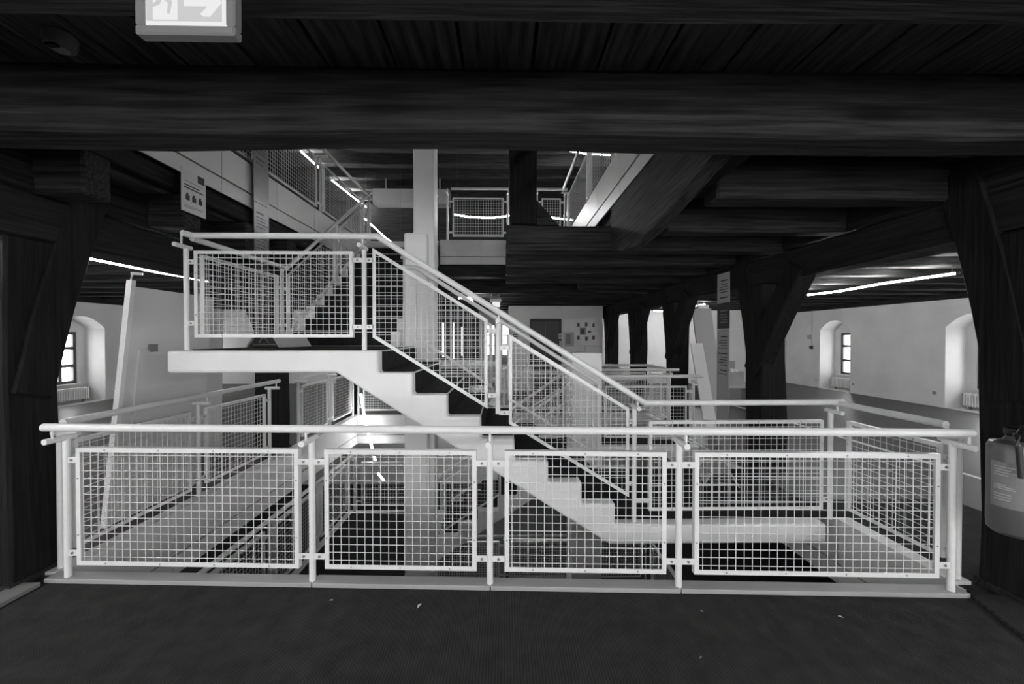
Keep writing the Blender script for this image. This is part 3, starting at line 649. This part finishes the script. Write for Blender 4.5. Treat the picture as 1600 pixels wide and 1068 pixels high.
MB().box(5.66, 5.88, 7.97, 8.03, 2.48, 2.555).build('housing', 'white', t); MB().box(5.655, 5.885, 7.985, 8.015, 2.33, 2.478).build('lit_face', 'sign_hi', t)
t = thing('exit_sign', 'hanging exit sign lamp on two cords in front of the lift wall', 'exit sign', (-.2, 9, 2.3), 'exit signs')
MB().box(-.325, -.07, 8.96, 9.04, 2.40, 2.475).build('housing', 'white', t, bevel=.006); MB().box(-.27, -.10, 8.985, 9.015, 2.285, 2.40).build('lit_face', 'sign_hi', t)
for x in (-.285, -.12): MB().tube((x, 9, 2.475), (x, 9, 2.86), .006, 6).build('cord', 'mid', t)
t = thing('smoke_detector', 'round grey smoke detector on the dark ceiling boards, top left', 'smoke detector', (-1.84, 1.70, 2.85))
MB().lathe((-1.84, 1.70, 2.85), [(.025, -.055), (.048, -.05), (.053, -.03), (.053, 0)], 22).build('body', 'mid', t, smooth=True, fix=True)
MB().box(-1.86, -1.82, 1.66, 1.68, 2.785, 2.795).build('sensor_slot', 'black', t)
MB().lathe((-1.84, 1.70, 2.785), [(.02, 0), (.03, .006)], 16).build('cap', 'grey', t, fix=True)

# ------------------------------------------------------------------ printed signs and boards
t = thing('notice_poster', 'white notice with dark corner block and three small hand pictures under the left fascia', 'poster', (-2.84, 3.75, 2.75))
px, ya, yb, za, zb = -2.775, 3.49, 3.77, 2.70, 3.07
MB().box(px - .004, px, ya, yb, za, zb).build('sheet', 'paper', t)
m = MB(); X = (px, px + .0012); bxp = lambda a, b, c, d: m.box(X[0], X[1], ya + (yb-ya)*a, ya + (yb-ya)*b, za + (zb-za)*c, za + (zb-za)*d)
bxp(.66, .94, .80, .98)
for a, b, c in ((.10, .90, .72), (.10, .72, .62), (.10, .90, .555)): bxp(a, b, c, c + (.008 if c == .72 else .028))
for a, b, c in ((.10, .85, .15), (.10, .85, .125), (.10, .5, .10)): bxp(a, b, c, c + .006)
for c in (.16, .42, .68): bxp(c, c + .16, .28, .40); bxp(c + .03, c + .11, .40, .45)
stuff(m.build('print', 'dark', t))
def banner(label, x, y0, y1, secs, s, tilt=0):
    """narrow banner in a plane x = const facing the stairwell; secs: (z0, z1, material)"""
    t = thing('text_banner', label, 'banner', (x, (y0 + y1) / 2, secs[0][0]), 'tall text banners')
    for z0, z1, mm in secs:
        b = MB().box(x - .006, x + .006, y0, y1, z0 + .004, z1 - .004).build('banner_section', mm, t)
        m = MB(); z = z1 - .10; xa, xb = sorted((x + s*.006, x + s*.0072)); k = 0
        while z > z0 + .08 and k < 14:
            if k % 6 != 5:
                L = random.uniform(.45, .78) * (y1 - y0); ys = y0 + .14 * (y1 - y0)
                m.box(xa, xb, ys, ys + L, z - (.011 if k % 6 else .018), z)
            z -= .036 if k % 6 else .055; k += 1
        stuff(m.build('text_lines', 'dark' if mm != 'dark' else 'mid', b))
    return t
banner('tall metallic text banner hanging in front of the left fascia', -2.79, 4.50, 4.78, [(1.55, 2.30, 'dark'), (2.30, 3.12, 'alu'), (3.12, 4.20, 'alu')], 1)
banner('tall text banner with a black middle section beside the right posts', 3.06, 5.36, 5.66, [(.02, 1.72, 'grey'), (1.72, 2.08, 'dark'), (2.08, 2.50, 'grey')], -1)
# leaning display board on the left
t = thing('display_board', 'large pale display board leaning behind the left stairwell railing', 'board', (-3.4, 4, 0))
def lean(x0, x1, y0, y1, z0, z1, th): return MB().hexa([(x0-th,y0,z0),(x0,y0,z0),(x0,y1,z0),(x0-th,y1,z0),(x1-th,y0,z1),(x1,y0,z1),(x1,y1,z1),(x1-th,y1,z1)])
lean(-3.36, -3.13, 3.43, 4.36, .0, 2.03, .05).build('panel', 'white', t, fix=True)
lean(-3.335, -3.175, 3.53, 4.36, .02, 1.49, .03).build('lower_sheet', 'white', t, fix=True)
lean(-3.35, -3.11, 3.39, 3.43, 0, 2.08, .045).build('side_post', 'steel', t, fix=True)
MB().path([(-3.14, 3.41, 2.06), (-3.135, 3.42, 2.14), (-3.08, 3.46, 2.14)], .012, 8).build('top_hook', 'steel', t, fix=True)
MB().box(-3.19, -3.165, 3.62, 3.70, 1.47, 1.54).build('clip', 'mid', t)
tag(lean(-4.15, -4.10, 4.9, 5.9, 0, 2.0, .04).build('display_board', 'white', fix=True), 'second pale display board standing behind the large leaning one', 'board')
# pale boards leaning behind the right posts
def leanboard(label, x, w, y, z, mm, dx=0.0, dy=.35):
    return tag(MB().hexa([(x,y,0),(x+w,y,0),(x+w,y+.03,0),(x,y+.03,0),(x-dx,y+dy,z),(x-dx+w,y+dy,z),(x-dx+w,y+dy+.03,z),(x-dx,y+dy+.03,z)]).build('leaning_board', mm, fix=True), label, 'board', 'boards leaning by the right posts')
leanboard('narrow white board, shortest of the boards leaning by the right posts', 3.36, .21, 6.55, 1.50, 'white', .10)
leanboard('wide grey board leaning behind the short white one', 3.50, .34, 6.75, 2.12, 'grey', .12)
leanboard('tall pale board, topmost of the leaning boards beside the text banner', 3.70, .20, 6.95, 2.20, 'white', .12)

# ------------------------------------------------------------------ fire extinguisher
t = thing('fire_extinguisher', 'fire extinguisher with black head hung on the nearest right post', 'fire extinguisher', (2.86, 2.17, .50))
c = (2.865, 2.17, 0)
MB().lathe(c, [(.085, .50), (.105, .52), (.108, .56), (.108, .985), (.098, 1.01), (.05, 1.025), (.035, 1.05)], 26).build('cylinder', 'red', t, smooth=True, fix=True)
h = MB().lathe(c, [(.034, 1.045), (.045, 1.06), (.045, 1.09), (.03, 1.10)], 16).build('valve_head', 'black', t, smooth=True, fix=True)
MB().path([(2.95, 2.20, 1.075), (2.88, 2.14, 1.085), (2.80, 2.09, 1.08), (2.765, 2.07, 1.06)], .026, 10).build('lever', 'black', h, smooth=True, fix=True)
MB().path([(2.80, 2.12, 1.07), (2.755, 2.08, 1.07), (2.75, 2.07, 1.02), (2.755, 2.06, .85)], .014, 10).build('hose', 'black', t, smooth=True, fix=True)
MB().lathe((2.885, 2.13, 1.10), [(.02, -.012), (.022, 0), (.02, .012)], 14).build('gauge', 'alu', t, fix=True)
def wrap(a0, a1, z0, z1, mm, name, rr=.1092):
    m = MB(); n = 8; vs = []
    for i in range(n + 1):
        q = R(a0 + (a1 - a0) * i / n); vs += [(c[0] + rr*math.cos(q), c[1] + rr*math.sin(q), z0), (c[0] + rr*math.cos(q), c[1] + rr*math.sin(q), z1)]
    m.poly(vs, *[(2*i, 2*i+2, 2*i+3, 2*i+1) for i in range(n)]); return m.build(name, mm, t, fix=True)
lb = wrap(165, 235, .66, .91, 'mid', 'label')
m = MB()
for k, z in enumerate((.88, .865, .85, .835, .78, .77, .76, .73, .715, .70)):
    n = 5; a0, a1 = 175, 175 + random.uniform(25, 52); vs = []
    for i in range(n + 1):
        q = R(a0 + (a1 - a0) * i / n); vs += [(c[0] + .1098*math.cos(q), c[1] + .1098*math.sin(q), z), (c[0] + .1098*math.cos(q), c[1] + .1098*math.sin(q), z + .006)]
    m.poly(vs, *[(2*i, 2*i+2, 2*i+3, 2*i+1) for i in range(n)])
stuff(m.build('label_lines', 'grey', lb, fix=True))
wrap(238, 275, .80, .90, 'paper', 'inspection_tag', .1105)
MB().box(2.93, 3.085, 2.12, 2.22, .88, .93).build('wall_bracket', 'black', t)

# ------------------------------------------------------------------ radiators, sockets, cable on the side walls
def radiator(x, s, y, label):
    t = thing('radiator', label, 'radiator', (x, y, .06), 'radiators under the windows'); m = MB()
    for i in range(17):
        q = y - .44 + i * .055; m.box(min(x, x - s*.10), max(x, x - s*.10), q - .018, q + .018, .07, .36)
    stuff(m.build('ribs', 'white', t, bevel=.006, seg=1))
    MB().box(min(x - s*.02, x - s*.08), max(x - s*.02, x - s*.08), y - .45, y + .45, .30, .34).build('header_pipe', 'white', t)
    MB().box(min(x - s*.02, x - s*.08), max(x - s*.02, x - s*.08), y - .45, y + .45, .10, .14).build('header_pipe', 'white', t)
    for e in (-.35, .35): MB().box(min(x - s*.03, x - s*.07), max(x - s*.03, x - s*.07), y + e - .02, y + e + .02, 0, .08).build('foot', 'mid', t)
    MB().tube((x - s*.05, y + .45, .32), (x - s*.05, y + .50, .32), .02, 8).build('valve', 'mid', t)
radiator(WR + .40, 1, RC[0], 'white ribbed radiator under the farther right window'); radiator(WR + .40, 1, RC[1], 'white ribbed radiator under the nearer right window beside the post')
radiator(WL - .40, -1, LC[1], 'white ribbed radiator under the left window')
def socket(x, s, y, z, label, w=.08, mm='paper'):
    t = thing('wall_socket', label, 'socket', (x, y, z), 'wall sockets'); a, b = sorted((x, x - s*.015)); MB().box(a, b, y - w/2, y + w/2, z, z + w).build('plate', mm, t)
    a, b = sorted((x - s*.015, x - s*.018)); MB().box(a, b, y - w*.3, y + w*.3, z + w*.2, z + w*.8).build('insert', 'mid', t)
socket(WR, 1, 12.55, .20, 'wall socket left of the farther right window'); socket(WR, 1, 11.2, .22, 'wall socket right of the farther right window'); socket(WR, 1, 9.05, .26, 'double wall socket left of the nearer right window', .11)
socket(WL, -1, 10.60, .22, 'wall socket right of the left window')
t = thing('wall_cable', 'thin cable running down the right wall to a small black box', 'cable', (WR - .01, 12.75, 1.2))
MB().tube((WR - .008, 12.75, 1.33), (WR - .008, 12.75, 2.42), .008, 6).build('cable', 'grey', t); MB().box(WR - .05, WR - .002, 12.70, 12.80, 1.23, 1.33).build('junction_box', 'black', t); MB().box(WR - .03, WR - .002, 12.80, 12.92, 1.55, 1.68).build('switch', 'grey', t)

# ------------------------------------------------------------------ lift wall: notices and hatch
t = thing('framed_notice', 'framed notice beside the lift door', 'notice', (1.97, 11.99, 1.32)); MB().box(1.83, 2.10, 11.975, 11.999, 1.33, 1.76).build('frame', 'grey', t); MB().box(1.86, 2.0, 11.972, 11.976, 1.40, 1.70).build('print', 'mid', t)
pics = [(2.19, 1.92, .09, .13, 'upper left'), (2.43, 1.93, .09, .13, 'top middle'), (2.66, 1.91, .07, .12, 'upper right'), (2.28, 1.68, .18, .22, 'large central'), (2.52, 1.74, .11, .07, 'small wide'), (2.19, 1.53, .09, .13, 'lower left'), (2.44, 1.50, .09, .13, 'bottom middle'), (2.65, 1.53, .09, .13, 'lower right')]
for x, z, w, h, n in pics:
    t = thing('wall_picture', '%s dark picture in the cluster on the lift wall' % n, 'picture', (x + w/2, 11.99, z), 'pictures on the lift wall')
    MB().box(x, x + w, 11.99, 11.999, z, z + h).build('print', 'mid', t); MB().box(x + w*.2, x + w*.7, 11.987, 11.99, z + h*.15, z + h*.75).build('motif', 'dark', t)
t = thing('wall_hatch', 'flat pale hatch cover low on the lift wall', 'hatch', (2.7, 11.99, 1.0)); MB().box(2.44, 2.92, 11.985, 11.999, 1.02, 1.34).build('cover', 'plaster', t); MB().box(2.43, 2.93, 11.99, 11.998, 1.01, 1.35).build('frame', 'mid', t)
t = thing('wall_poster', 'white printed sheet on the lift wall, left of the door', 'poster', (.35, 11.99, 1.2)); MB().box(.18, .62, 11.985, 11.999, .85, 1.95).build('sheet', 'paper', t)
m = MB(); [m.box(.25 + random.uniform(0, .05), .40, 11.983, 11.985, 1.85 - .06*i, 1.88 - .06*i) for i in range(6)]; m.box(.44, .60, 11.983, 11.985, 1.42, 1.47); stuff(m.build('print', 'dark', t))

# ------------------------------------------------------------------ things at the back of the floor
struct(MB().box(-2.9, -.85, 13.2, 13.3, 0, 2.5).build('wall_partition', 'dark'))
t = thing('work_table', 'long pale work table with white roll at the back left of the lift', 'table', (-1.0, 10.6, 0))
MB().box(-2.0, .1, 10.2, 10.9, .80, .84).build('tabletop', 'white', t)
for x in (-1.92, .02):
    for y in (10.25, 10.85): MB().box(x - .03, x + .03, y - .03, y + .03, 0, .80).build('leg', 'grey', t)
tag(MB().tube((-1.9, 10.5, .93), (-.15, 10.5, .93), .085, 18).build('paper_roll', 'white', smooth=True, fix=True), 'long white roll lying on the work table', 'roll')
def lump(name, label, cat, cc, rr, mm):
    b = bmesh.new(); bmesh.ops.create_icosphere(b, subdivisions=3, radius=1)
    for v in b.verts:
        k = 1 + random.uniform(-.22, .18); v.co = Vector((v.co.x*rr[0]*k, v.co.y*rr[1]*k, max(-.95, v.co.z)*rr[2]*k))
    lo = min(v.co.z for v in b.verts)
    for v in b.verts: v.co.z -= lo
    me = bpy.data.meshes.new(name); b.to_mesh(me); b.free(); me.materials.append(M[mm]); o = bpy.data.objects.new(name, me); COL.objects.link(o); o.location = cc; return tag(o, label, cat, 'crumpled sheets')
lump('crumpled_sheet', 'crumpled clear sheet on the floor in front of the work table', 'sheet', (-.55, 9.6, 0), (.35, .25, .22), 'cloth')
lump('crumpled_sheet', 'crumpled white sheet hanging at the right end of the work table', 'sheet', (.0, 9.2, 0), (.2, .18, .45), 'cloth')
t = thing('storage_crate', 'white box on a pallet in front of the lift wall', 'crate', (.42, 11.2, 0)); MB().box(.15, .75, 10.9, 11.5, .12, .82).build('box', 'white', t, bevel=.01)
for x in (.18, .42, .66): MB().box(x, x + .07, 10.9, 11.5, 0, .12).build('pallet_block', 'card', t)
t = thing('low_table', 'low table with clutter behind the far railing on the right', 'table', (2.4, 9.2, 0)); MB().box(1.9, 3.0, 8.9, 9.5, .60, .64).build('tabletop', 'grey', t)
for x in (1.95, 2.9):
    for y in (8.95, 9.4): MB().box(x, x + .05, y, y + .05, 0, .60).build('leg', 'mid', t)
lump('rag_heap', 'small heap of crumpled things on the low table', 'heap', (2.45, 9.2, .64), (.32, .2, .16), 'grey')
t = thing('bench', 'low bench carrying the open cardboard box behind the right posts', 'bench', (5.0, 9.5, 0)); MB().box(4.6, 6.0, 9.3, 9.8, .40, .45).build('seat', 'grey', t)
for x in (4.65, 5.9): MB().box(x, x + .05, 9.32, 9.78, 0, .40).build('leg', 'mid', t)
t = thing('cardboard_box', 'open cardboard box filled with crumpled paper on the bench', 'box', (5.42, 9.55, .45))
m = MB(); m.box(5.15, 5.70, 9.35, 9.37, .45, .78); m.box(5.15, 5.70, 9.73, 9.75, .45, 1.02); m.box(5.15, 5.17, 9.37, 9.73, .45, .78); m.box(5.68, 5.70, 9.37, 9.73, .45, .78); m.box(5.17, 5.68, 9.37, 9.73, .45, .47); m.build('carton', 'card', t)
b = MB()
for i in range(14):
    x, y = random.uniform(5.22, 5.62), random.uniform(9.42, 9.68); b.lathe((x, y, .72), [(.03, 0), (.07, .05), (.05, .11), (.01, .13)], 6)
stuff(b.build('crumpled_paper', 'paper', t))
# angular black housings with pale flared ends
def housing(label, cx, cy, z, rot, sc=1.0):
    t = thing('lamp_housing', label, 'lamp', (cx, cy, z), 'angular housings on the landings'); cs, sn = math.cos(rot), math.sin(rot)
    T = lambda x, y, h: (cx + (x*cs - y*sn)*sc, cy + (x*sn + y*cs)*sc, z + h*sc)
    w, tw, d, hh = .21, .115, .30, .15
    th = .012
    for nm, q in (('side_plate', ((-w, 0), (-tw, hh), (-tw + th*1.4, hh), (-w + th*1.6, 0))), ('side_plate', ((w, 0), (tw, hh), (tw - th*1.4, hh), (w - th*1.6, 0))), ('top_plate', ((-tw, hh), (tw, hh), (tw, hh + .006), (-tw, hh + .006)))):
        MB().prism([T(x, -d, h) for x, h in q], Vector(T(0, d, 0)) - Vector(T(0, -d, 0))).build(nm, 'grey', t, fix=True)
    MB().prism([T(x, -d + .03, h) for x, h in ((-w + .03, .004), (w - .03, .004), (tw - .02, hh - .005), (-tw + .02, hh - .005))], (Vector(T(0, d, 0)) - Vector(T(0, -d, 0))) * .9).build('black_core', 'black', t, fix=True)
    MB().tube(T(-w*.6, -d + .015, .03), T(w*.75, -d + .015, .035), .008 * sc, 6).build('rod', 'mid', t)
    MB().path([T(-.06 + .12*i/6, -d + .02, .05 + .06*math.sin(math.pi*i/6)) for i in range(7)], .006*sc, 6).build('loop_handle', 'mid', t)
housing('black angular housing with pale flared sides on the left stair landing', -2.42, 4.35, zt + .008, R(-6), .9)
housing('black angular housing with pale flared sides on the right landing behind mesh', 2.42, 4.45, .008, R(-20), .85)
# duct and frames on the upper floor
t = thing('ventilation_duct', 'pale square duct along the back of the upper floor', 'duct', (-3, 11.2, 5.2))
for a in range(3): MB().box(-3.6 + a*.7, -2.91 + a*.7, 11.0, 11.4, 5.27, 5.67).build('duct_section', 'mid', t)
for x in (-3.3, -1.8): MB().box(x - .02, x + .02, 11.18, 11.22, 5.67, 6.05).build('strap', 'mid', t)
struct(MB().box(WL, WR, 13.3, 13.4, UF, 6.02).build('wall_upper_back', 'woodx'))
# ------------------------------------------------------------------ debris on the front carpet
def leaf(label, x, y, s, a, mm='paper'):
    pts = [(-1, 0), (-.4, .35), (.3, .3), (1, 0), (.3, -.32), (-.4, -.3)]; cs, sn = math.cos(a), math.sin(a)
    vs = [(x + (p*cs - q*sn)*s, y + (p*sn + q*cs)*s, .004 + abs(q)*s*.9) for p, q in pts]
    m = MB().prism(vs, (0, 0, .002)); return tag(m.build('floor_scrap', mm, fix=True), label, 'scrap', 'scraps on the carpet')
leaf('curled dry leaf on the front carpet below the second railing panel', -.505, 2.36, .022, 1.2)
leaf('tiny pale scrap on the carpet right of the middle', 1.92, 2.22, .012, 2.5); leaf('tiny pale scrap near the lower right of the carpet', .98, 1.95, .010, .5, 'grey'); leaf('tiny scrap on the carpet close to the viewer', 1.15, 2.28, .010, 2.0, 'grey'); leaf('tiny scrap on the carpet left of the leaf', -1.05, 2.42, .012, .2, 'grey')
